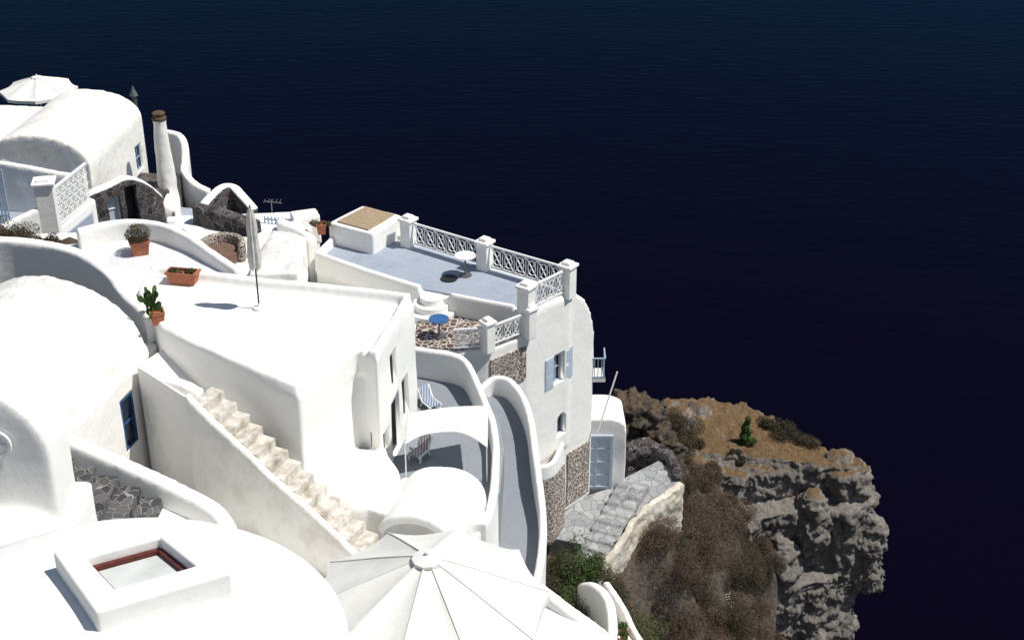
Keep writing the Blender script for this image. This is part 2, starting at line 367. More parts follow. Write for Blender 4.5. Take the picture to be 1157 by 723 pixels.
def rock_mat(name,c1,c2,soilc,thr,zmin=-1e3,con=.5):
    m,nt,b,g=newmat(name)
    n1=noise_tex(nt,g,.8,12,.7); n2=noise_tex(nt,g,5.5,9,.75); n3=noise_tex(nt,g,1.6,6,.6)
    r=ramp(nt,n1.outputs[0],[(.3,c1),(.5,tuple((x*.4+y*.6) for x,y in zip(c1,c2))),(.68,c2)])
    r2=ramp(nt,n2.outputs[0],[(.36,(con,con*.98,con*.96)),(.56,(1.08,1.07,1.05))])
    c=mix(nt,.85,r.outputs[0],r2.outputs[0],'MULTIPLY')
    s=N(nt,'ShaderNodeSeparateXYZ'); nt.links.new(g.outputs['Normal'],s.inputs[0])
    a=N(nt,'ShaderNodeMath',operation='MULTIPLY_ADD'); a.inputs[1].default_value=.5; nt.links.new(n3.outputs[0],a.inputs[0]); nt.links.new(s.outputs[2],a.inputs[2])
    q=N(nt,'ShaderNodeMapRange'); q.inputs[1].default_value=thr-.15; q.inputs[2].default_value=thr; nt.links.new(a.outputs[0],q.inputs[0]); fac=q.outputs[0]
    sp=N(nt,'ShaderNodeSeparateXYZ'); nt.links.new(g.outputs['Position'],sp.inputs[0])
    zr=N(nt,'ShaderNodeMapRange'); zr.inputs[1].default_value=zmin-.4; zr.inputs[2].default_value=zmin; nt.links.new(sp.outputs[2],zr.inputs[0])
    mu=N(nt,'ShaderNodeMath',operation='MULTIPLY'); nt.links.new(fac,mu.inputs[0]); nt.links.new(zr.outputs[0],mu.inputs[1])
    sr=ramp(nt,n2.outputs[0],[(.35,soilc[0]),(.65,soilc[1])])
    c=mix(nt,mu.outputs[0],c,sr.outputs[0])
    nt.links.new(c,b.inputs['Base Color']); b.inputs['Roughness'].default_value=.95; b.inputs['Specular IOR Level'].default_value=.1
    p=bump(nt,b,n1.outputs[0],.9,.3); bump(nt,b,n2.outputs[0],.9,.12,p)
    return m
ROCK=rock_mat('cliff_rock',(.15,.135,.125),(.33,.305,.28),((.13,.085,.045),(.25,.165,.09)),1.15,-33.3,.6)
SOIL=rock_mat('hill_soil',(.06,.05,.045),(.20,.165,.14),((.09,.065,.045),(.17,.13,.09)),1.0)
hill=to_obj('hillside',M().add(v,f),SOIL,smooth=True,recalc=False); struct(hill)

# ---------------------------------------------------------------- promontory
def rocky(name,m,vox,mat,a1=.7,s1=.45,a2=.25,s2=1.6,flat=.8,pits=0):
    o=to_obj(name,m,mat); r=o.modifiers.new('r','REMESH'); r.mode='VOXEL'; r.voxel_size=vox
    s=o.modifiers.new('s','SMOOTH'); s.iterations=4; bake(o)
    me=o.data; n=len(me.vertices); co=np.empty(n*3,dtype=np.float32); me.vertices.foreach_get('co',co); co=co.reshape(-1,3).astype(float)
    no=np.empty(n*3,dtype=np.float32); me.vertices.foreach_get('normal',no); no=no.reshape(-1,3)
    W=co+np.stack([fbm(co*.6,4,False,k)-.5 for k in (4,5,6)],1)*2.2
    rd=fbm(W*s1*np.array([1,1,.8]),5,True)
    st=np.floor(rd*7)/7; rd=rd*.65+st*.35
    d=(rd-.42)*a1*1.9-(np.clip(.50-fbm(W*s1*2.6,4),0,1))*a1*1.5+(fbm(co*s2,5)-.5)*a2*2+(fbm(co*s2*2.7,4,True,9)-.5)*a2*1.0
    if pits: d-=np.clip(fbm(W*1.9,2,False,21)-.6,0,1)*pits
    fl=1-flat*np.clip(no[:,2],0,1)
    co=co+no*(d*fl)[:,None]
    me.vertices.foreach_set('co',co.astype(np.float32).ravel()); me.update(); me.materials.clear(); me.materials.append(mat); me.polygons.foreach_set('use_smooth',[True]*len(me.polygons)); return o
m=M()
prism(m,[(6.6,52.4),(8.5,52.9),(10.4,52.4),(12,50.8),(13.2,49.6),(14.2,49.4),(14.6,48.4),(13.5,47.9),(12.5,48.4),(11.0,48.3),(9.8,47.9),(8.2,47.4),(6.4,48.6)],-34.4,[-31.7,-32.0,-32.1,-32.4,-32.5,-32.3,-32.6,-32.7,-32.8,-32.7,-32.7,-32.3,-31.8])
prism(m,[(6.0,52.4),(8.5,53.0),(12.4,51.2),(14.8,49.8),(15.1,48.0),(13.8,47.2),(12.2,47.5),(10.4,46.9),(9,46.4),(6,47.4)],-38.8,-34.0)
prism(m,[(6.0,52.4),(8.5,53.0),(12.0,51.2),(14.3,50.0),(14.7,47.8),(13.0,46.6),(11.2,46.3),(9.8,46.0),(6,46.0)],-48,-37.0)
prism(m,[(5.0,52.4),(8.5,53.4),(12.0,51.7),(14.3,50.4),(14.8,47.6),(13.2,46.0),(10.6,45.2),(5,44.2)],-56,-42)
dome(m,(13.6,48.9,-32.7),.7,.6,.6,-35); dome(m,(14.2,48.7,-33.2),.6,.6,.8,-35); dome(m,(7.0,50.8,-32.4),1.0,1.0,1.2,-34); dome(m,(8.0,51.8,-32.2),.7,.6,.6,-34); dome(m,(15.0,48.2,-36.4),.8,.8,1.5,-38.4)
dome(m,(12.4,47.7,-34.5),.7,.7,1.2,-36); dome(m,(11.0,47.0,-36.5),.7,.7,1.5,-39)
pr=rocky('cliff',m,.08,ROCK,.42,.55,.28,2.0,.7,.9); struct(pr)
m=M(); prism(m,[(4,53),(9,55),(12.5,53),(14.2,50),(14.5,47.6),(13,45.5),(9,44),(4,43)],-113,-55); struct(rocky('cliff_base',m,.7,ROCK,1.2,.3,.4,.8))
for (x,y,z,rx,ry,rz,sd) in [(4.6,46,-28.6,.9,.8,.9,1),(5.5,45.4,-29.5,.9,.7,.8,2),(3.9,45.4,-29.1,.8,.7,.8,3),(5.2,46.4,-29.0,.6,.6,.8,4)]:
    m=M(); dome(m,(x,y,z),rx,ry,rz,z-1.5); o=rocky('boulder',m,.08,SOIL,.5,1.1,.25,3.0,.3); top(o,'brown weathered boulder on the slope above the sea','rock','boulders on the slope')
def bvh(o):
    me=o.data; return BVHTree.FromPolygons([vv.co.copy() for vv in me.vertices],[tuple(p.vertices) for p in me.polygons])
BV=[bvh(pr),bvh(hill)]
def gz(x,y):
    z=-200
    for t in BV:
        h=t.ray_cast(V((x,y,-5)),V((0,0,-1)))
        if h[0] is not None: z=max(z,h[0].z)
    return z

# ---------------------------------------------------------------- terrace house
A,B_,C,D,E,F,G,H=(-9.7,33.9),(-2.5,32.3),(-3.2,29.2),(-3.7,29.7),(-4.85,27.5),(-6.7,28.9),(-8.5,30.2),(-9.6,32.4)
th=thing('terrace_house','big whitewashed house with a flat white roof terrace','house',(-6,30.5,-21))
m=M(); prism(m,[A,B_,C,D,E,F,G,H],-22,-16.62)
wall(m,[(-9.55,33.8,-16.3),(-6.2,33.0,-16.35),(-2.65,32.15,-16.3),(-3.3,29.35,-16.4),(-3.85,29.6,-16.45),(-4.9,27.75,-16.42),(-6.7,29.05,-16.35),(-8.45,30.35,-16.3),(-9.45,32.3,-16.3)],.26,-17.2,smooth=False,closed=True)
prism(m,[(-4.9,27.7),(-4.1,29.4),(-3.1,29.4),(-2.7,28.4),(-2.5,27.0),(-2.9,26.7),(-3.6,27.0),(-4.3,27.2)],-22,-19.25)
dome(m,(-3.7,28.1,-19.45),1.05,1.3,.65,-21)
d=V((.227,.974,0)); nrm=V((.974,-.227,0)); c0=V((-3.2,29.2,0))
cut=M(); ops=[('window',1.25,-18.1,-17.1,.5),('door',1.2,-20.0,-18.35,.75),('window',2.1,-19.5,-18.3,.5),('window',.4,-19.7,-18.8,.42)]
for k,t,z0,z1,w in ops: obox(cut,c0+d*t+V((0,0,(z0+z1)/2)),d,nrm,(w,.7,z1-z0))
part(plaster('wall',m,WHITE2,.07,7,cut),th)
for k,t,z0,z1,w in ops:
    opening(th,k,c0+d*t+V((0,0,(z0+z1)/2))-nrm*.16,(d.x,d.y),(nrm.x,nrm.y),w,z1-z0,METAL,DARK,.05,.05,(1,1))
m=M(); prism(m,[(-9.4,33.7),(-2.75,32.05),(-3.35,29.5),(-3.95,29.7),(-4.95,28.0),(-6.7,29.2),(-8.4,30.5),(-9.3,32.3)],-16.9,-16.585)
part(to_obj('roof_terrace_floor',m,FLOORW),th)

# ---------------------------------------------------------------- barrel vault house
th=thing('barrel_vault_house','old whitewashed house with a weathered barrel vault roof','house',(-12,28,-21))
kd=V((.256,.967,0)); kn=V((.967,-.256,0)); e0=V((-10.6,24.0,0)); e1=V((-8.8,30.8,0))
m=M(); vault(m,(-13.15,24.4),(-11.35,31.2),4.85,1.8,-17.15,-21.2,24,1.0)
part(plaster('vault_roof',m,WORN,.08,4,None,.03,.7),th)
m=M(); a=e0-kn*.22; bq=e1-kn*.22
wall(m,[(a.x,a.y,-17.0),(bq.x,bq.y,-17.0)],.44,-21.2,k=2)
wc=V((-9.25,29.1,-18.25)); cut=M(); obox(cut,wc,kd,kn,(.6,.6,1.4))
part(plaster('front_wall',m,WHITE,.06,2,cut,.02),th)
opening(th,'window',wc-kn*.05,(kd.x,kd.y),(kn.x,kn.y),.6,1.4,DBLUE,GLASS,.07,.05,(1,2))
m=M(); prism(m,[(-8.85,29.35),(-8.3,28.95),(-7.4,28.45),(-7.25,28.7),(-8.2,29.3),(-8.7,29.65)],-21.2,[-17.0,-17.0,-17.05,-17.05,-17.0,-17.0])
part(plaster('side_wall',m,CREAM,.06,2,None,.04,2),th)

# ---------------------------------------------------------------- exterior stair
th=thing('outdoor_staircase','white walled outdoor staircase with worn brown stained steps','staircase',(-5.3,26.8,-21))
m=M(); wall(m,[(-7.4,27.55,-16.5),(-5.3,26.5,-18.15),(-3.45,25.55,-19.5)],.2,-21.8,k=8)
part(plaster('side_wall',m,CREAM,.06,2),th)
m=M(); stairs(m,(-7.3,27.6,-16.7),(-3.1,25.5,-19.9),14,.78,(.42,.9),.6)
part(to_obj('steps',m,STEPM),th)
m=M(); prism(m,[(-7.6,28.3),(-7.0,28.05),(-2.85,25.95),(-2.4,27.6),(-4.8,28.0),(-8.5,30.5),(-9,29.5)],-22,[-17.1,-17.3,-20.35,-20.3,-19.0,-16.95,-16.95]); struct(to_obj('side_lane',m,FLOORW))
m=M(); prism(m,[(-5.2,16.5),(-7.5,24),(-7.2,27.4),(-3.4,25.6),(-.9,25.2),(-.5,22.1),(-3.8,21.9)],-23,[-18.6,-19.6,-19.8,-20.6,-20.6,-19.2,-18.6]); struct(to_obj('lower_lane',m,FLOORW))
th=thing('stone_staircase','short staircase of dark volcanic stone with pale joints','staircase',(-8,22.7,-17))
m=M(); stairs(m,(-9.3,22.2,-15.6),(-7.15,22.0,-16.7),5,1.6,(.05,1),.6)
part(to_obj('steps',m,STEPST),th)
m=M(); prism(m,[(-7.2,21.9),(-5.2,21.6),(-5.2,23.3),(-7.2,23.6)],-20,[-16.75,-17.4,-17.4,-16.75]); struct(to_obj('stair_landing',m,FLOORW))
m=M(); wall(m,[(-9.7,24.1,-14.9),(-9.1,23.95,-15.2),(-7.65,23.8,-15.95),(-6.1,23.4,-16.55),(-5.6,22.9,-16.9)],.36,-20.5)
top(plaster('parapet_wall',m,WHITE2,.07,4),'sloping whitewashed parapet beside dark stone steps','wall')
th=thing('gable_wall','rounded whitewashed gable end with a round ornament','wall',(-9,20.5,-16))
m=M(); vault(m,(-9.25,20.2),(-9.25,21.3),2.75,1.35,-13.35,-18,20); prism(m,[(-10,18.6),(-8.3,18.8),(-7.7,19.6),(-7.7,21.6),(-10,21.6)],-18,[-14.8,-14.8,-15.0,-14.8,-14.8]); dome(m,(-8.9,19.6,-14.9),1.1,1.0,.5,-16)
part(plaster('wall',m,WHITE2,.07,9),th)
m=M()
for k in range(24):
    t0,t1=2*math.pi*k/24,2*math.pi*(k+1)/24
    bar(m,(-8.75+.26*math.cos(t0),20.14,-13.1+.26*math.sin(t0)),(-8.75+.26*math.cos(t1),20.14,-13.1+.26*math.sin(t1)),.06)
bar(m,(-9.0,20.14,-13.1),(-8.5,20.14,-13.1),.04); bar(m,(-8.75,20.14,-12.85),(-8.75,20.14,-13.35),.04)
part(to_obj('ornament',m,WPAINT),th)

# ---------------------------------------------------------------- foreground roof with skylight
th=thing('rounded_roof_house','smooth rounded whitewashed roof with a square skylight','house',(-5,15.5,-18))
m=M(); prism(m,[(-9.5,17.0),(-7.5,16.9),(-6.45,17.2),(-5.35,17.5),(-4.7,17.5),(-4.0,17.1),(-3.5,16.4),(-2.95,15.4),(-2.45,14.4),(-1.8,12.6),(-1.7,11.5),(-9.5,11.5)],-19,[-12.65]*5+[-12.85,-13.0,-13.2,-13.4,-13.5,-13.5,-12.6])
dome(m,(-5.4,14.9,-12.95),3.2,2.7,.93,-14); dome(m,(-8.5,15.2,-12.9),2.2,1.7,.5,-14)
part(plaster('roof',m,WHITE2,.08,30,None,.02),th)
sk=[(-6.2,15.4),(-4.8,16.05),(-3.7,14.96),(-5.3,14.15)]; ik=[(-5.72,15.28),(-4.83,15.72),(-4.22,15.1),(-5.16,14.62)]
m=M(); vv=[(x,y,z) for z in (-12.6,-11.72) for x,y in sk]+[(x,y,z) for z in (-12.1,-11.72) for x,y in ik]
m.add(vv,[(0,1,5,4),(1,2,6,5),(2,3,7,6),(3,0,4,7),(4,5,13,12),(5,6,14,13),(6,7,15,14),(7,4,12,15),(8,12,13,9),(9,13,14,10),(10,14,15,11),(11,15,12,8),(0,3,2,1),(8,9,10,11)])
o=to_obj('skylight',m,WHITE2); bb=o.modifiers.new('b','BEVEL'); bb.width=.045; bb.segments=3; bb.limit_method='ANGLE'; part(o,th)
m=M()
for i in range(4):
    a=V((*ik[i],-11.93)); bq=V((*ik[(i+1)%4],-11.93)); cc=V((-4.98,15.18,-11.93)); a=a.lerp(cc,.07); bq=bq.lerp(cc,.07); bar(m,a,bq,.07,.09)
fr=to_obj('frame',m,REDW); subpart(fr,o)
m=M(); prism(m,[tuple(V((*q,0)).lerp(V((-4.98,15.18,0)),.08))[:2] for q in ik],-12.0,-11.96); subpart(to_obj('pane',m,PANE),o)

# ---------------------------------------------------------------- parasols: taut fabric panels between ribs
def parasol(label,x,y,zg,zr,za,R,ribs=8,mat=FABRIC,rot=.2,sg=.03):
    th=thing('parasol',label,'parasol',(x,y,zg))
    S=8; seg=ribs*S; rings=12; v=[(x,y,za)]; f=[]
    def pt(i,q):
        k=i//S; t=(i%S)/S; a0=rot+2*math.pi*k/ribs; a1=rot+2*math.pi*(k+1)/ribs
        sag=4*t*(1-t); px=(1-t)*math.cos(a0)+t*math.cos(a1); py=(1-t)*math.sin(a0)+t*math.sin(a1)
        sc_=R*q*(1-.03*sag*q*q)
        return (x+px*sc_,y+py*sc_,za-(za-zr)*(q**1.08)-sg*sag*math.sin(math.pi*min(q*.85,1))-.02*sag*q+.008*math.sin(i*.9+q*7+k*2)*q)
    for r in range(1,rings+1):
        for i in range(seg): v.append(pt(i,r/rings))
    for i in range(seg):
        a=pt(i,1.0); v.append((a[0],a[1],a[2]-.15-.012*math.sin(i*2.7)))
    for i in range(seg):
        j=(i+1)%seg; f.append((0,1+i,1+j))
        for r in range(rings): f.append((1+r*seg+i,1+(r+1)*seg+i,1+(r+1)*seg+j,1+r*seg+j))
    mm=M().add(v,f)
    o=to_obj('canopy',mm,mat,smooth=False); s=o.modifiers.new('s','SOLIDIFY'); s.thickness=.01; part(o,th)
    for k in range(ribs):
        sm_=M(); P=[V(pt(k*S,q/10))+V((0,0,.008)) for q in range(1,11)]
        for a,bq in zip(P,P[1:]): bar(sm_,a,bq,.022,.012)
        part(to_obj('seam',sm_,mat),th)
    m=M(); v=[];f=[]
    for k in range(ribs):
        a=rot+2*math.pi*k/ribs; v.append((x+.26*math.cos(a),y+.26*math.sin(a),za-.04)); v.append((x+.26*math.cos(a),y+.26*math.sin(a),za-.09))
    v.append((x,y,za+.04))
    for k in range(ribs): j=(k+1)%ribs; f+=[(2*k,2*j,2*ribs),(2*k,2*k+1,2*j+1,2*j)]
    m.add(v,f); lathe(m,(x,y,za),[(.03,.02),(.035,.08),(.01,.1)],10); part(to_obj('cap',m,FABRIC),th)
    m=M(); lathe(m,(x,y,zg),[(.03,0),(.03,za-zg-.03)],10); part(to_obj('pole',m,WPAINT),th)
    for i in range(ribs):
        m=M(); t=rot+2*math.pi*i/ribs; bar(m,(x,y,za-.2),(x+R*.93*math.cos(t),y+R*.93*math.sin(t),zr-.06),.02); part(to_obj('rib',m,METAL),th)
    m=M(); lathe(m,(x,y,zg),[(.3,0),(.3,.08),(.06,.12),(.05,.3)],16); part(to_obj('base',m,WPAINT),th)
    return th
parasol('large open white canvas parasol on a paved terrace',-1.4,18.8,-17.4,-15.32,-14.4,2.05,10,FABRIC,.1,.055)
parasol('open white parasol behind a vaulted roof',-23.0,66,-25.2,-22.4,-21.75,1.85,8,FABRIC,.2,.06)
th=thing('folded_parasol','closed grey-white parasol on a thin dark pole','parasol',(-6.4,31.8,-16.58))
m=M(); lathe(m,(-6.4,31.8,-16.58),[(.022,0),(.022,2.8),(.01,2.86)],8); part(to_obj('pole',m,BLACK),th)
v=[];f=[]; prof=[(.03,2.78),(.08,2.6),(.11,2.3),(.10,2.05),(.12,1.8),(.145,1.45),(.12,1.15)]
for i in range(32):
    t=2*math.pi*i/32; k=1+.28*math.cos(i*math.pi/2)
    for r,z in prof: v.append((-6.4+r*k*math.cos(t),31.8+r*k*math.sin(t),-16.58+z+(.06*math.cos(i*1.3) if z<1.2 else 0)))
for i in range(32):
    j=(i+1)%32
    for k in range(6): f.append((i*7+k,j*7+k,j*7+k+1,i*7+k+1))
part(to_obj('canopy',M().add(v,f),FABRIC2,smooth=True),th)
m=M(); lathe(m,(-6.4,31.8,-16.58),[(.16,0),(.16,.05),(.03,.07),(.03,.16)],14); part(to_obj('base',m,WPAINT),th)
m=M(); prism(m,[(-3.8,22),(-.2,22),(.6,21.3),(1.9,20.3),(1.9,14),(-3.8,14)],-19,-17.4); struct(to_obj('terrace_paving',m,FLOORW))
m=M(); wall(m,[(-.6,22.2,-17.2),(.35,21.6,-17.1),(1.05,20.95,-17.25),(1.9,20.35,-17.6),(2.3,19.6,-18)],.26,-24)
top(plaster('parapet_wall',m,WHITE2,.06,4),'low whitewashed parapet above a planted slope','wall')

# ---------------------------------------------------------------- small vault
th=thing('small_vault_roof','small whitewashed vault roof with an arched shaded end','building',(-2.2,27.2,-22))
m=M(); vault(m,(-2.2,26.2),(-1.6,28.2),2.0,.8,-19.75,-23,20); dome(m,(-1.6,28.0,-19.8),1.0,.9,.75,-22); prism(m,[(-3.4,27.0),(-2.7,28.9),(-.8,28.9),(-.6,27.0)],-23,-19.7)
cut=M(); vault(cut,(-2.5,25.4),(-2.05,26.7),1.6,.58,-19.75,-24,16)
part(plaster('vault_roof',m,WHITE2,.06,8,cut,.02,1.1,'EXACT'),th)
# ---------------------------------------------------------------- courtyard
m=M(); prism(m,[(-3.0,34.8),(-1.2,34.4),(-.4,32.5),(-.2,30.6),(-.3,28.6),(-.7,27.2),(-3.0,27.4)],-23,-20); struct(to_obj('courtyard_paving',m,FLOORG))
m=M(); wall(m,[(-2.8,34.35,-19.1),(-2.0,34.1,-19.1),(-1.5,33.9,-19.1),(-1.22,33.6,-19.15),(-1.0,32.9,-19.2),(-.72,31.9,-19.35),(-.46,30.7,-19.45),(-.42,28.6,-19.6),(-.62,27.4,-19.85),(-1.1,26.7,-20.1)],.2,-23.5,k=4)
top(plaster('courtyard_wall',m,WHITE2,.05,3),'whitewashed wall between a small courtyard and a ramp','wall')
m=M(); wall(m,[(-.95,33.7,-20.1),(-.5,34.0,-19.85),(.0,33.7,-19.8),(.42,32.4,-19.9),(.62,30.5,-20.25),(.76,28.9,-20.8),(.70,27.6,-21.2),(.42,26.6,-21.7)],.2,-28.8)
top(plaster('ramp_wall',m,WHITE2,.05,3),'tall curving whitewashed wall along a grey ramp','wall')
P=smooth_path([(-.5,34,-20.4),(-.15,32.9,-20.5),(.06,31.6,-20.7),(.15,29.9,-21.1),(.1,28.5,-21.5),(.0,27.0,-22),(-.3,26,-22.3)],6); v=[];f=[]
for i,p in enumerate(P):
    v+=[(p.x-.62,p.y,p.z),(p.x+.56,p.y,p.z),(p.x-.62,p.y,p.z-2),(p.x+.56,p.y,p.z-2)]
for i in range(len(P)-1):
    a=i*4; f+=[(a,a+1,a+5,a+4),(a+2,a+6,a+7,a+3),(a,a+4,a+6,a+2),(a+1,a+3,a+7,a+5)]
struct(to_obj('ramp_path',M().add(v,f),FLOORG))
v=[];f=[]; c4=[V((-2.62,30.0,-18.6)),V((-.62,30.7,-18.8)),V((-.6,29.1,-19.0)),V((-2.6,28.9,-18.8))]
for j in range(9):
    for i in range(21):
        s=i/20;t=j/8; p=(c4[0].lerp(c4[1],s)).lerp(c4[3].lerp(c4[2],s),t); bow=4*s*(1-s)
        p+=V((0,.55*bow*(t-.1),.10*bow+.02*math.sin(s*11)*t)); v.append(p)
for j in range(8):
    for i in range(20): f.append((j*21+i,j*21+i+1,(j+1)*21+i+1,(j+1)*21+i))
th=thing('shade_canopy','white fabric shade stretched over a small courtyard','canopy',(-1.6,29.8,-20))
o=to_obj('fabric',M().add(v,f),FABRIC,smooth=True); s=o.modifiers.new('s','SOLIDIFY'); s.thickness=.02; part(o,th)
for a,bq in (((-2.6,28.95,-20),(-2.6,28.95,-18.75)),((-.62,29.1,-20),(-.62,29.1,-18.95))):
    m=M(); bar(m,a,bq,.03); part(to_obj('post',m,WPAINT),th)
def lounger(x,y,z,rot,c1,label):
    th=thing('deck_chair',label,'deck chair',(x,y,z))
    R=Matrix.Rotation(math.radians(rot),3,'Z')*.6; q=lambda a,b,c: V((x,y,z))+R@V((a,b,c))
    m=M()
    for s in (-.28,.28):
        bar(m,q(s,-.5,.3),q(s,.25,.28),.04); bar(m,q(s,.25,.28),q(s,.6,.85),.04); bar(m,q(s,-.4,0),q(s,-.3,.3),.04); bar(m,q(s,.35,0),q(s,.2,.3),.04)
    part(to_obj('frame',m,WPAINT),th)
    prof=[(-.5,.32),(.25,.31),(.6,.88)]
    v=[]
    for a,c in prof: v+=[q(-.25,a,c),q(.25,a,c)]
    f=[(0,1,3,2),(2,3,5,4)]
    mm,nt,b,g=newmat('striped_canvas'); w=N(nt,'ShaderNodeTexWave'); w.inputs['Scale'].default_value=4.5; nt.links.new(g.outputs['Position'],w.inputs['Vector'])
    r=ramp(nt,w.outputs[0],[(.4,c1),(.6,(.45,.48,.53))]); nt.links.new(r.outputs[0],b.inputs['Base Color'])
    o=to_obj('seat',M().add(v,f),mm); s=o.modifiers.new('s','SOLIDIFY'); s.thickness=.03; part(o,th)
lounger(-2.2,32.6,-20,35,(.13,.19,.32),'deck chair with blue and white striped canvas')
lounger(-2.35,30.2,-20,-30,(.2,.12,.12),'deck chair with faded reddish canvas')

# ---------------------------------------------------------------- cliff-edge house
u=thing('seafront_house','white house with blue-grey terrace and lattice railings above the sea','house',(0,38,-27))
fd=V((.669,.743,0)); fn=V((.743,-.669,0)); f0=V((.4,36.9,0)); L=2.018
m=M()
prism(m,[(-6.3,40.9),(-5.4,43.3),(-3.2,42.2),(1.9,38.6),(1.75,38.3),(.42,36.9),(.0,37.4),(-2.8,38.55)],-25,-19.56)
prof=[(-.02,-27.6),(-.02,-19.45),(.5*L,-19.36),(.85*L,-19.4),(1.15*L,-19.6),(1.38*L,-20.0),(1.52*L,-20.5),(1.62*L,-21.2),(1.66*L,-22),(1.66*L,-27.6)]
n=len(prof); v=[]
for k in (0,.22,.24,2.4):
    for s,z in prof:
        p=f0+fd*s-fn*k; v.append((p.x,p.y,z if k<.23 else min(z,-19.8)))
m.add(v,[tuple(range(n)),tuple(range(3*n,4*n))[::-1]]+[(r*n+i,r*n+(i+1)%n,(r+1)*n+(i+1)%n,(r+1)*n+i) for r in range(3) for i in range(n)])
prism(m,[(-3,38.7),(.1,37.5),(.45,36.95),(-.7,36.0),(-1.6,35.85),(-2.95,36.0)],-25,-20.15)
wall(m,[(-2.8,38.55,-19.3),(-4.5,39.65,-19.3),(-6.2,40.9,-19.25),(-5.4,43.2,-19.2),(-3.3,42.1,-19.3)],.22,-20,smooth=False)
wall(m,[(-1.85,38.2,-19.38),(-.9,37.8,-19.38),(.1,37.4,-19.38)],.16,-20.3,smooth=False)
cut=M(); wcen=f0+fd*(.75*L)+V((0,0,-21.9)); obox(cut,wcen,fd,fn,(.5,.4,1.05))
aw=f0+fd*(.84*L); vault(cut,(aw+fn*.3).to_2d(),(aw-fn*.2).to_2d(),.42,.2,-23.8,-24.4,12)
part(plaster('wall',m,WHITE2,.07,3,cut,.015),u)
m=M(); prism(m,[(-6.05,41),(-5.35,43.0),(-3.3,41.95),(1.7,38.45),(.45,37.2),(.05,37.55),(-2.75,38.7)],-19.7,-19.49); part(to_obj('terrace_floor',m,FLOORB),u)
m=M(); prism(m,[(-2.85,38.5),(.0,37.35),(.3,36.95),(-.72,36.15),(-1.6,36.0),(-2.85,36.1)],-20.4,-20.09); part(to_obj('patio_floor',m,PAVE),u)
opening(u,'window',wcen-fn*.12,(fd.x,fd.y),(fn.x,fn.y),.5,1.05,BLUE,GLASS,.05,.04,(2,2))
for s in (-1,1):
    m=M(); c=wcen+fd*s*.45+fn*.05; 
    obox(m,c,fd,fn,(.38,.04,1.08))
    for z in (-.27,.27): obox(m,c+V((0,0,z)),fd,fn,(.26,.055,.42))
    part(to_obj('shutter',m,BLUE),u)
opening(u,'arched_window',aw+V((0,0,-24.05))-fn*.1,(fd.x,fd.y),(fn.x,fn.y),.42,.75,BLUE,GLASS,.05,.03)
m=M(); c=f0+fd*(1.3*L)+V((0,0,-26.35)); obox(m,c+fn*.02,fd,fn,(.55*L,.06,2.0)); part(to_obj('stone_facing',m,MOSAIC),u)
p0=V((-.7,36.0,0)); p1=V((.45,36.95,0)); dd=(p1-p0).normalized(); nn=V((dd.y,-dd.x,0))
m=M(); obox(m,(p0+p1)/2+nn*.02+V((0,0,-21.05)),dd,nn,(1.35,.06,1.1)); part(to_obj('stone_facing',m,MOSAIC),u)
m=M(); prism(m,[(.5,37.1),(.8,36.85),(1.3,37.1),(1.75,37.9),(1.6,38.3)],-28,-25.3); part(plaster('stone_base',m,MOSAIC,.08,3),u)
m=M(); wall(m,[(.55,37.15,-24.75),(.8,36.95,-24.8),(1.28,37.2,-24.8),(1.62,37.9,-24.5)],.14,-25.4); part(plaster('balcony_wall',m,WHITE2,.05,2),u)
for (x,y) in [(-3.35,41.8),(-.85,40.08),(1.68,38.38),(.42,37.0)]: pillar(u,x,y,-19.6,-18.58,.4,-35)
for (x,y) in [(.52,36.88),(-.7,36.02)]: pillar(u,x,y,-20.2,-19.25,.32,40)
lattice(u,(-3.15,41.67),(-1.05,40.22),-19.35,-18.65,WPAINT,6); lattice(u,(-.65,39.95),(1.5,38.5),-19.35,-18.65,WPAINT,6)
lattice(u,(1.55,38.2),(.55,37.15),-19.35,-18.65,WPAINT,4)
lattice(u,(.3,36.8),(-.55,36.12),-19.98,-19.4,WPAINT,3); lattice(u,(-.87,35.98),(-1.7,35.86),-19.98,-19.4,WPAINT,3)
m=M()
for r,z0,z1 in ((.78,-20.2,-19.95),(.57,-20.0,-19.75),(.36,-19.8,-19.55)):
    lathe(m,(-2.45,38.35,0),[(r,z0),(r,z1)],28)
o=to_obj('curved_steps',m,WHITE2); bb=o.modifiers.new('b','BEVEL'); bb.width=.02; bb.limit_method='ANGLE'; part(o,u)
m=M(); obox(m,(2.7,39.65,-23.1),(1,0,0),(0,1,0),(.6,.7,.12)); part(to_obj('balcony_slab',m,WHITE2),u)
m=M()
for a,bq in (((2.42,39.32),(2.98,39.32)),((2.98,39.32),(2.98,40.0))):
    for z in (-23.0,-22.3): bar(m,(*a,z),(*bq,z),.04)
    for i in range(6):
        p=V((*a,0)).lerp(V((*bq,0)),i/5); bar(m,(p.x,p.y,-23.04),(p.x,p.y,-22.3),.025)
part(to_obj('balcony_railing',m,LBLUE),u)
m=M(); bar(m,(2.8,39.2,-25.0),(3.4,39.6,-22.95),.045); top(to_obj('leaning_pole',m,WPAINT),'white wooden pole leaning against a house wall','pole')
m=M(); q=[(-5.95,42.0),(-4.97,43.4),(-3.6,42.5),(-4.45,41.1)]; prism(m,q,-19.7,-18.75); part(plaster('planter_box',m,WHITE2,.06,3),u)
m=M()
for i in range(9):
    a=V((*q[0],0)).lerp(V((*q[1],0)),.12+.76*i/8); bq=V((*q[3],0)).lerp(V((*q[2],0)),.12+.76*i/8); l=bq-a; a2=a+l*.14; b2=a+l*.86
    bar(m,(a2.x,a2.y,-18.72),(b2.x,b2.y,-18.72),.145,.05)
part(to_obj('boards',m,TANW),u)
th=thing('entrance_porch','rounded white porch with a pale blue double door','building',(2.95,40,-27.4))
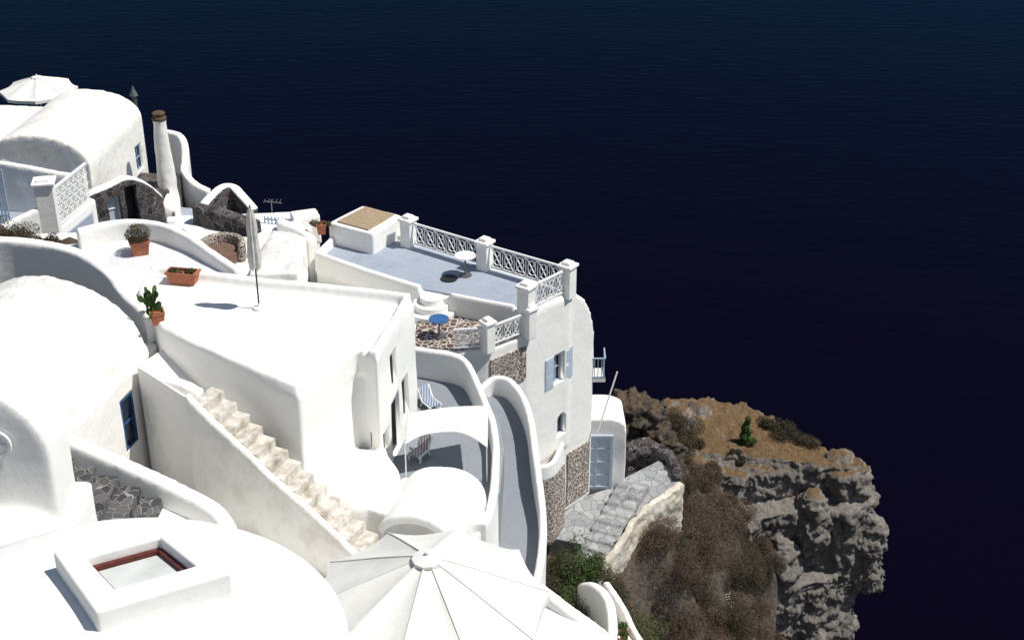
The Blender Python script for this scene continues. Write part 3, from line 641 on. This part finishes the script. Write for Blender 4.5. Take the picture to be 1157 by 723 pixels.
m=M(); vault(m,(2.98,39.6),(2.98,41.2),1.6,.42,-25.15,-29,18,.8)
part(plaster('wall',m,WHITE2,.06,3),th)
opening(th,'door',(2.82,39.56,-26.4),(1,0),(0,-1),1.08,2.1,BLUE,BLUE,.09,.02,(2,4))

def table(x,y,z,r,h,mat,label):
    th=thing('round_table',label,'table',(x,y,z)); m=M(); lathe(m,(x,y,z),[(r,h-.03),(r,h)],24); part(to_obj('table_top',m,mat),th)
    m=M(); lathe(m,(x,y,z),[(.2,0),(.2,.03),(.03,.05),(.03,h-.03)],12); part(to_obj('leg',m,METAL),th)
TBLUE=plain_mat('table_blue_paint',(.04,.12,.30),.6,.2,8)
table(-1.45,39.6,-19.49,.33,.7,WPAINT,'small round white table on a blue-grey terrace')
table(-2.15,36.75,-20.09,.3,.6,TBLUE,'small round blue table on crazy paving')
m=M(); lathe(m,(-1.95,39.35,-19.485),[(.26,0),(.26,.04)],24); top(to_obj('drain_cover',m,BLACK),'round black iron cover set in a terrace floor','drain cover')
def chair(x,y,z,rot,mat,label,group=None):
    th=thing('chair',label,'chair',(x,y,z),group); R=Matrix.Rotation(math.radians(rot),3,'Z'); q=lambda a,b,c: V((x,y,z))+R@V((a,b,c))
    m=M(); obox(m,q(0,0,.45),R@V((1,0,0)),R@V((0,1,0)),(.4,.4,.04)); part(to_obj('seat',m,mat),th)
    m=M()
    for a in (-.18,.18): bar(m,q(a,.18,.45),q(a,.24,.9),.03)
    for c in (.6,.72,.85): bar(m,q(-.18,.21,c),q(.18,.21,c),.04,.03)
    part(to_obj('backrest',m,mat),th)
    for a in (-.18,.18):
        for b in (-.18,.18):
            m=M(); bar(m,q(a,b,0),q(a,b,.45),.03); part(to_obj('leg',m,mat),th)

# ---------------------------------------------------------------- paths by the door
m=M(); prism(m,[(1.2,38.6),(3.4,39.6),(3.9,40.2),(5.1,41),(5.7,40.1),(5.2,39.1),(4.2,38.1),(3.1,37.0),(2.2,37.2),(1.2,37.4)],-30,[-27.6,-27.45,-27.45,-27.3,-27.4,-27.7,-27.9,-28.0,-28.0,-27.9]); struct(to_obj('stone_path',m,SLAB))
m=M(); stairs(m,(3.7,39.9,-27.2),(2.0,36.7,-28.15),9,1.0,(.9,-.4),.35); th=thing('path_steps','wide shallow grey stone steps by a blue door','steps',(3.2,38,-28)); part(plaster('steps',m,SLAB,.05,1,None,.03,3),th)
m=M(); wall(m,[(2.7,35.5,-28.2),(3.2,36.5,-27.8),(3.8,37.5,-27.55),(4.5,38.4,-27.35),(5.4,39.3,-27.2),(5.7,39.7,-27.25)],.24,-31.8)
top(plaster('retaining_wall',m,RETW,.06,1,None,.085,1.8),'stained cream plastered retaining wall beside a stone path','wall')
m=M(); wall(m,[(3.95,41.3,-26.85),(4.6,41.5,-26.75),(5.2,41.2,-26.9),(5.6,40.5,-27.05),(5.65,39.9,-27.2)],.34,-29.5)
top(plaster('rubble_wall',m,DSTONE,.06,1,None,.10,2.2),'dark curved rubble wall at the end of a path','wall')
m=M(); wall(m,[(2.1,34.8,-27.7),(2.5,34.2,-27.25),(2.85,33.3,-27.05),(2.95,32.4,-27.2),(2.85,31.5,-27.6),(2.6,30.8,-28)],.3,-29.5); top(plaster('curved_wall',m,WHITE2,.06,3),'short humped whitewashed wall among shrubs','wall')
m=M(); wall(m,[(2.9,34.9,-27.7),(3.35,33.4,-27.5),(3.6,32.2,-27.4),(4.1,31.2,-27.7),(4.6,30,-28.2)],.22,-30); top(plaster('garden_wall',m,CREAM,.06,3),'low plastered garden wall below a planted slope','wall')
chair(8.05,41.6,gz(8.05,41.6)+.5,20,WPAINT,'small white chair on a rocky ledge')

# ---------------------------------------------------------------- middle terrace with pots
m=M(); wall(m,[(-15.5,34.2,-15.85),(-14,34.65,-15.9),(-12.9,34.55,-15.95),(-11.7,34.15,-16),(-10.55,33.1,-16.05),(-9.75,31.9,-16.15),(-8.9,30.9,-16.3)],.34,-20)
top(plaster('curved_wall',m,WHITE2,.07,4),'long curving whitewashed wall around a terrace','wall')
m=M(); prism(m,[(-15,34.5),(-12.6,35.5),(-10.3,36),(-8.2,35.2),(-7.3,33.5),(-9.6,33.5),(-9.7,32.3),(-10.6,33.2),(-11.7,34.2),(-12.9,34.6)],-20.5,-16.55); struct(to_obj('terrace_floor',m,FLOORP))
m=M(); wall(m,[(-11.9,35.3,-15.95),(-10.9,35.9,-15.95),(-9.9,35.9,-15.98),(-8.9,35.2,-16.05),(-8.1,34.4,-16.15),(-7.2,33.55,-16.3)],.24,-20.5)
top(plaster('low_wall',m,WHITE2,.06,4),'low curving whitewashed wall behind potted plants','wall')
def pot(x,y,z,w,dd_,h,rot,label,plant):
    th=thing('plant_pot',label,'potted plant',(x,y,z)); R=Matrix.Rotation(math.radians(rot),3,'Z')
    m=M(); v=[]
    for s,zz in ((.8,0),(1,h),(1.08,h),(1.08,h+.05),(.85,h+.05),(.85,h-.03)):
        for a,b in ((-1,-1),(1,-1),(1,1),(-1,1)):
            p=R@V((a*w/2*s,b*dd_/2*s,0)); v.append((x+p.x,y+p.y,z+zz))
    f=[(0,3,2,1),(20,21,22,23)]
    for k in range(5):
        for i in range(4): f.append((k*4+i,k*4+(i+1)%4,k*4+4+(i+1)%4,k*4+4+i))
    part(to_obj('pot',m.add(v,f),TERRA,recalc=True),th)
    plant(th,x,y,z+h)
    return th
def dry(th,x,y,z): part(leaves('foliage',[((x,y,z+.22),(.36,.36,.27))],2500,.045,G_DARK,3,asp=.2),th)
def sprig(th,x,y,z): part(leaves('foliage',[((x-.2,y,z+.05),(.2,.1,.1)),((x+.2,y,z+.04),(.15,.1,.08))],250,.05,G_OLIVE,4),th)
def tuft(th,x,y,z): part(leaves('foliage',[((x,y,z+.08),(.14,.14,.12))],300,.04,G_GREEN,6),th)
def paddles(th,x,y,z):
    v=[];f=[];rnd=random.Random(5)
    for k in range(24):
        a=rnd.random()*6.28; r=rnd.random()*.3; c=V((x+math.cos(a)*r-.14,y+math.sin(a)*r,z+rnd.uniform(.02,.55))); up=V((math.cos(a)*.6,math.sin(a)*.6,1)).normalized(); s=up.cross(V((math.sin(a),rnd.gauss(0,1),.2))).normalized()
        o=len(v); v+=[c+up*.12*math.cos(t)+s*.075*math.sin(t) for t in [6.283*i/10 for i in range(10)]]; f.append(tuple(range(o,o+10)))
    mm=M().add(v,f); o=to_obj('foliage',mm,G_GREEN,recalc=False); s=o.modifiers.new('s','SOLIDIFY'); s.thickness=.025; part(o,th)
pot(-10.15,35.0,-16.55,.5,.46,.36,20,'terracotta pot with a dark bushy dry plant',dry)
pot(-8.6,33.25,-16.58,.8,.36,.3,-10,'long terracotta planter box on a white terrace',sprig)
pot(-8.7,30.7,-16.4,.34,.34,.28,20,'terracotta pot with green prickly pear paddles',paddles)
pot(-6.15,41.7,-19.0,.3,.3,.3,10,'small terracotta pot with a sparse plant',sprig)
m=M(); box(m,3.25,32.0,-28.4,.5,1.0,1.6); struct(to_obj('pot_ledge',m,FLOORW))
for yy in (31.65,32.0,32.35): pot(3.25,yy,-27.6,.22,.22,.2,0,'small terracotta flowerpot on a white ledge',tuft)

# ---------------------------------------------------------------- yard between houses
m=M(); prism(m,[(-11.5,36.1),(-11,43),(-6.5,43.5),(-6.6,40.9),(-7.3,33.6),(-8.5,35.6)],-24,-19.0); prism(m,[(-6.6,40.85),(-6.4,40.7),(-3.1,38.2),(-3,34.5),(-7.2,34)],-24,-20.4); struct(to_obj('yard_paving',m,FLOORW))
m=M(); prism(m,[(-7.9,38),(-7.6,41.0),(-6.7,40.8),(-6.4,38.0)],-20.5,-18.6); dome(m,(-7.1,39.5,-18.7),.7,1.4,.2,-20)
top(plaster('rough_white_roof',m,WORN,.07,3,None,.08,2),'small rough whitewashed roof beside a terrace','roof')
m=M(); wall(m,[(-10.4,42.6,-18.35),(-9.3,42.1,-18.4),(-8.2,41.6,-18.55)],.5,-21); top(plaster('dark_stone_wall',m,DSTONE,.07,2,None,.06,2),'thick dark volcanic stone wall in a yard','wall')
m=M(); wall(m,[(-10.6,41.9,-18.85),(-9.9,41.2,-18.95),(-9.0,41.0,-19.0),(-8.1,41.0,-18.8)],.25,-21); wall(m,[(-7.6,42.0,-18.6),(-6.9,41.8,-18.8),(-6.4,41.3,-19.0)],.35,-21); box(m,-6.8,42.6,-19.2,.9,.7,1.0,20); box(m,-7.4,41.7,-19.5,.7,.6,.9,20)
top(plaster('low_wall',m,WHITE2,.06,3),'stepped low whitewashed walls around a yard','wall')
th=thing('curved_bench','round built-in bench with mosaic side and brown stone seat','bench',(-8.95,39.8,-19))
m=M(); wall(m,[(-8.95+.62*math.cos(t),39.7+.62*math.sin(t),-18.35) for t in [math.pi*(-.1+1.2*i/8) for i in range(9)]],.2,-19); part(plaster('backrest',m,MOSAIC,.05,2),th)
m=M(); lathe(m,(-8.95,39.7,-19),[(.5,0),(.5,.35)],20); part(to_obj('seat',m,BROWN),th)
th=thing('blue_fence','short pale blue picket fence','fence',(-7.7,42.4,-19.5)); m=M()
for i in range(8): bar(m,(-8.1+i*.12,42.5-i*.03,-19.4),(-8.1+i*.12,42.5-i*.03,-18.75),.045)
bar(m,(-8.1,42.5,-18.85),(-7.25,42.3,-18.85),.04); bar(m,(-8.1,42.5,-19.2),(-7.25,42.3,-19.2),.04); part(to_obj('pickets',m,LBLUE),th)
th=thing('antenna','small metal television antenna on a short mast','antenna',(-8.0,43.4,-19.5)); m=M(); bar(m,(-8,43.4,-20.5),(-8,43.4,-18.55),.03)
part(to_obj('mast',m,METAL),th); m=M(); bar(m,(-8.25,43.4,-18.6),(-7.65,43.4,-18.68),.025)
for i in range(5): bar(m,(-8.22+i*.13,43.25,-18.6),(-8.22+i*.13,43.55,-18.6),.02)
part(to_obj('elements',m,METAL),th)
m=M(); lathe(m,(-9.9,38.2,-19),[(.3,0),(.3,.45),(.22,.5),(.2,.8),(.24,.85)],18); top(to_obj('well_head',m,WHITE2,smooth=False),'small round whitewashed well head in a yard','well')

# ---------------------------------------------------------------- upper left: vaulted house
b_=thing('vaulted_house','whitewashed vaulted house with a tall chimney','house',(-20,58,-25))
m=M(); vault(m,(-19.8,55.3),(-18.95,61.3),4.5,1.3,-22.05,-27,22,1.0); prism(m,[(-27,56.0),(-21,56.0),(-20.0,61.5),(-27,62.5)],-27,-21.75)
wd=V((.148,.989,0)); wn_=V((.989,-.148,0)); cut=M(); wq=V((-16.85,60,-23.6)); obox(cut,wq,wd,wn_,(.7,.6,1.2)); vault(cut,(-20.2,54.9),(-20.15,55.6),3.4,.75,-21.9,-23.2,16)
part(plaster('vault_roof',m,CREAM,.1,4,cut,.03,.8),b_)
opening(b_,'window',wq-wn_*.12,(wd.x,wd.y),(wn_.x,wn_.y),.7,1.2,LBLUE,GLASS,.08,.05,(2,2))
m=M(); lathe(m,(-15.35,58.5,-25.2),[(.50,0),(.44,.7),(.38,1.6),(.33,2.8),(.29,3.8),(.30,3.85),(.30,4.0)],18); part(plaster('chimney',m,CREAM,.06,2,None,.03,2),b_)
m=M(); lathe(m,(-15.35,58.5,-21.23),[(.32,0),(.32,.1),(.24,.15),(.28,.3),(.22,.34)],16); part(to_obj('chimney_cap',m,SOOT),b_)
m=M(); lathe(m,(-17.3,62,-22),[(.12,0),(.12,.6),(.2,.65),(.07,.95),(.03,1.1)],12); part(to_obj('vent',m,METAL),b_)
m=M(); wall(m,[(-16.3,62.3,-23.1),(-15.5,62.0,-23.15),(-15.1,61.4,-23.4),(-14.95,60.6,-23.9),(-14.9,60,-24.15),(-14.4,59.6,-24.6),(-13.7,59.3,-24.85)],.36,-29); top(plaster('curved_wall',m,WHITE,.08,3),'stepped curving whitewashed wall at the cliff edge','wall')
e_=thing('stone_house','low dark volcanic stone house with white wavy roof edge','house',(-16.4,55.5,-25.2))
ep=[(-17.7,54.4,-23.0),(-16.9,55.0,-22.85),(-16.3,55.45,-22.7),(-15.7,55.95,-23.1),(-15.15,56.4,-23.9)]
ed=V((.787,.617,0)); en=V((.617,-.787,0)); cut=M(); dq=V((-16.85,55.0,-24.2)); dq2=V((-16.25,55.5,-24.0)); obox(cut,dq,ed,en,(.6,.9,1.7)); obox(cut,dq2,ed,en,(.55,.9,1.9))
m=M(); wall(m,ep,.5,-27); prism(m,[(-17.6,54.7),(-15.3,56.5),(-15,60),(-17.0,60)],-27,-24.3)
part(plaster('wall',m,DSTONE,.07,3,cut,.05,2),e_)
m=M(); wall(m,[(x,y,z+.06) for x,y,z in ep],.5,0,depth=.14); part(plaster('roof_edge',m,WHITE,.05,2),e_)
opening(e_,'door',dq+en*.0,(ed.x,ed.y),(en.x,en.y),.6,1.7,WPAINT,BLUE,.07,.04,(1,3)); opening(e_,'door',dq2-en*.1,(ed.x,ed.y),(en.x,en.y),.55,1.9,BLACK,DARK,.06,.05)
m=M(); dome(m,(-15.2,57.6,-25),.55,.7,.6,-27); wall(m,[(-14.9,57.6,-24.7),(-14.6,56.6,-25.0),(-14.9,55.6,-25.4)],.25,-27); top(plaster('plaster_mound',m,WHITE,.07,4),'rounded whitewashed mound beside a chimney','wall')
sp=[(-13.75,56.3,-24.95),(-13.4,57.2,-24.55),(-12.9,58.2,-24.3),(-12.45,58.5,-24.35),(-11.95,58,-24.6),(-11.35,57.4,-25.0)]
th=thing('scalloped_stone_wall','dark volcanic stone wall with scalloped white cap','wall',(-12.7,57.5,-26))
m=M(); wall(m,sp,.4,-30); part(plaster('masonry',m,DSTONE,.08,3,None,.06,2),th)
m=M(); wall(m,[(x,y,z+.06) for x,y,z in sp],.44,0,depth=.13); part(plaster('cap',m,WHITE,.05,2),th)
m=M(); wall(m,[(-13.2,54.8,-25.3),(-12.2,55.4,-25.1),(-11.3,55.8,-25.3)],.5,-30); top(plaster('dark_stone_wall',m,DSTONE,.08,3),'low dark stone wall at the cliff edge','wall')
m=M(); prism(m,[(-15.3,52),(-11.8,53.5),(-11.6,58),(-15.0,58.8)],-30,-25.5); struct(to_obj('upper_paving',m,FLOORB))
m=M(); stairs(m,(-15.0,56.5,-24.9),(-14.3,53.6,-25.9),6,1.0,(.9,.2),.5); th=thing('white_steps','short flight of whitewashed steps','steps',(-14.5,55,-26)); part(to_obj('steps',m,FLOORW),th)
m=M(); prism(m,[(-25,49.5),(-25,55.3),(-17.6,55.3),(-17.3,53.5),(-17.8,51.2),(-18.4,50.6)],-27,-23.5); struct(to_obj('upper_courtyard_paving',m,FLOORB))
th=thing('courtyard_balustrade','white openwork balustrade with square pillar around a courtyard','balustrade',(-18,51.5,-24))
m=M(); wall(m,[(-18.3,50.8,-23.1),(-17.9,52,-23.1),(-17.4,54.2,-23.1)],.3,-27); wall(m,[(-18.2,50.9,-21.9),(-19.2,50.1,-22.2),(-20.6,49.2,-22.6),(-23,48.6,-22.9)],.3,-27)
part(plaster('base_wall',m,WHITE2,.08,4),th)
lattice(th,(-17.95,51.4),(-17.42,54.0),-23.05,-21.5,WPAINT,6,'lattice_panel',True,.055,4)
pillar(th,-18.15,50.95,-23.5,-21.05,.7,10)
m=M(); wall(m,[(-24,54.2,-21.25),(-22,54.1,-21.3),(-20,53.8,-21.45),(-18.1,53.6,-21.75),(-17.5,54,-21.9)],.3,-24); top(plaster('parapet_wall',m,WHITE,.08,4),'whitewashed parapet in front of a vaulted house','wall')
th=thing('blue_fence','tall pale blue slatted gate','fence',(-20.8,52.7,-23.5)); m=M()
for i in range(9): bar(m,(-21.4+i*.13,52.6,-23.5),(-21.4+i*.13,52.6,-21.2),.06)
bar(m,(-21.4,52.6,-21.6),(-20.35,52.6,-21.6),.05); bar(m,(-21.4,52.6,-23.2),(-20.35,52.6,-23.2),.05); part(to_obj('pickets',m,LBLUE),th)
m=M(); wall(m,[(-23,45,-20.9),(-19,45.6,-21.0),(-15.5,46.4,-21.2),(-12.6,46.4,-21.4),(-10.5,46,-21.6)],.6,-25); top(plaster('long_white_wall',m,WHITE,.09,3),'long whitewashed retaining wall below upper houses','wall')
m=M(); prism(m,[(-24,42),(-24,46),(-11,46.5),(-11,43.1),(-12,42.5)],-26,-21.6); struct(to_obj('lane_paving',m,FLOORW))
# ---------------------------------------------------------------- vegetation
def bush(x,y,r,mat,label,seed,n=1800,size=.07,zoff=.1,rz=.7,group='scrub on the slope',z=None):
    z=gz(x,y) if z is None else z
    rnd=random.Random(seed); bl=[]
    for _ in range(9):
        bx=x+rnd.uniform(-.7,.7)*r; by=y+rnd.uniform(-.7,.7)*r; bz=gz(bx,by)
        if abs(bz-z)>1.2*r: bz=z
        bl.append(((bx,by,bz+.1+rnd.uniform(0,.5)*r*rz),(r*rnd.uniform(.35,.65),)*2+(r*rz*rnd.uniform(.4,.7),)))
    o=leaves('shrub',bl,n,size,mat,seed,asp=.3); top(o,label,'shrub',group)
k=0
for x,y,r in [(6.8,44.2,1.1),(8.0,44.6,1.2),(9.1,45.3,1.1),(7.2,43,1.2),(8.5,43.4,1.2),(9.5,44.2,1.1),(7.4,41.7,1.2),(8.9,42.5,1.1),(6.4,42.2,1.0),(9.9,43.4,.9),(6.9,40.2,1.1),(8.3,40.4,1.0),(9.4,41.2,1.0),(6.2,38.8,1.0),(7.4,38.6,1.1),(10.0,45.4,.8),(7.6,46.2,1.0),(5.8,40.9,.8),(8.8,46.3,.9),(6.4,46.0,.9),(9.8,46.3,.7),(6.4,37.2,1.0),(8.3,39,1.0),(5.4,37.6,1.0),(5.6,39.2,.9),(4.9,36.4,1.0),(6.2,35.6,1.0),(10.3,44.2,.8),(10.0,42.4,.8),(6.2,44.6,.9)]:
    k+=1; bush(x,y,r,G_DRY if k%5 else G_DARK,'dense dry brown scrub bush on the slope',k,20000,.034,rz=.9)
for x,y,r in [(2.2,34.8,.9),(3.0,35.0,.8),(1.7,33.6,.8),(1.6,32,.8),(2.2,32.2,.6),(1.8,30.6,.8),(2.4,29.8,.7),(1.6,29.2,.7),(3.9,33.8,.8),(4.6,33,.8),(3.6,35.2,.8),(2.4,28.4,.8),(4.4,34.9,.8),(1.4,36.2,.8),(5.0,34.4,.8),(2.1,36.2,.8),(1.2,35.0,.7),(2.9,36.0,.6)]:
    k+=1; bush(x,y,r,[G_OLIVE,G_GREEN,G_DARK][k%3],'green and olive shrub below whitewashed walls',k,5000,.045,rz=1.25)
for x,y,r in [(5.0,45.2,.6),(3.6,44.0,.6),(4.4,44.4,.7),(5.6,44.2,.7)]:
    k+=1; bush(x,y,r,G_OLIVE,'low grey-green shrub between rocks',k,5000,.04)
for x,y,r in [(11.6,50.6,.7),(12.3,50.0,.6),(11.0,51.0,.5),(9.2,48.4,.3),(7.6,48.9,.45),(8.2,47.6,.5)]:
    k+=1; bush(x,y,r,G_DARK,'dark low bush on the headland',k,5000,.04,rz=.55)
for x,y,r in [(-14.2,36.6,.8),(-15.3,37,.9),(-16.5,37.2,1.0),(-13.3,36.6,.5)]:
    k+=1; bush(x,y,r,G_DARK if k%2 else G_DRY,'dry twiggy bush beside a whitewashed wall',k,6000,.04)
g_=grass('dry_grass',(10,49.8),(2.6,1.7),1500,.14,G_RUST,2,gz); g_['kind']='stuff'
g_=grass('slope_grass',(6.0,36.8),(3,3),4500,.35,G_RUST,3,gz); g_['kind']='stuff'
tb=gz(9.7,49.6)
th=thing('small_tree','tiny dark green tree standing on the headland','tree',(9.7,49.6,tb))
m=M(); v=[V((9.7,49.6,tb-.1)),V((9.72,49.6,tb+.4)),V((9.66,49.62,tb+1.0))]
for a,bq,t in ((v[0],v[1],.08),(v[1],v[2],.06),(v[1],V((9.9,49.6,tb+.7)),.04),(v[1],V((9.5,49.7,tb+.8)),.04)): bar(m,a,bq,t)
part(to_obj('trunk',m,SOOT),th)
part(leaves('crown',[((9.68,49.6,tb+.45),(.26,.26,.22)),((9.66,49.6,tb+.85),(.18,.18,.28)),((9.74,49.6,tb+1.2),(.13,.12,.22)),((9.45,49.6,tb+.15),(.25,.2,.1)),((9.95,49.6,tb+.2),(.25,.2,.12)),((9.85,49.55,tb+.7),(.13,.13,.12))],3500,.045,G_GREEN,9),th)

# ---------------------------------------------------------------- light, sky, camera
bpy.data.scenes.remove(WS)
w=bpy.data.worlds.new('World'); sc.world=w; w.use_nodes=True; nt=w.node_tree
bg=nt.nodes['Background']; sky=nt.nodes.new('ShaderNodeTexSky'); sky.sky_type='NISHITA'; sky.sun_disc=False
sky.sun_elevation=math.radians(59); sky.sun_rotation=math.radians(98); sky.altitude=100
nt.links.new(sky.outputs[0],bg.inputs[0]); bg.inputs[1].default_value=.07
ld=bpy.data.lights.new('sun','SUN'); ld.energy=4.8; ld.angle=math.radians(.5); ld.color=(1,.965,.895)
lo=bpy.data.objects.new('sun',ld); COL.objects.link(lo); lo.rotation_euler=(0,math.radians(31),math.radians(-8))
cd=bpy.data.cameras.new('camera'); cam=bpy.data.objects.new('camera',cd); COL.objects.link(cam); sc.camera=cam
cd.sensor_width=36; cd.lens=49.78; cd.clip_end=20000; cd.clip_start=.5; cam.location=(0,0,0); cam.rotation_euler=(math.radians(62),0,0)
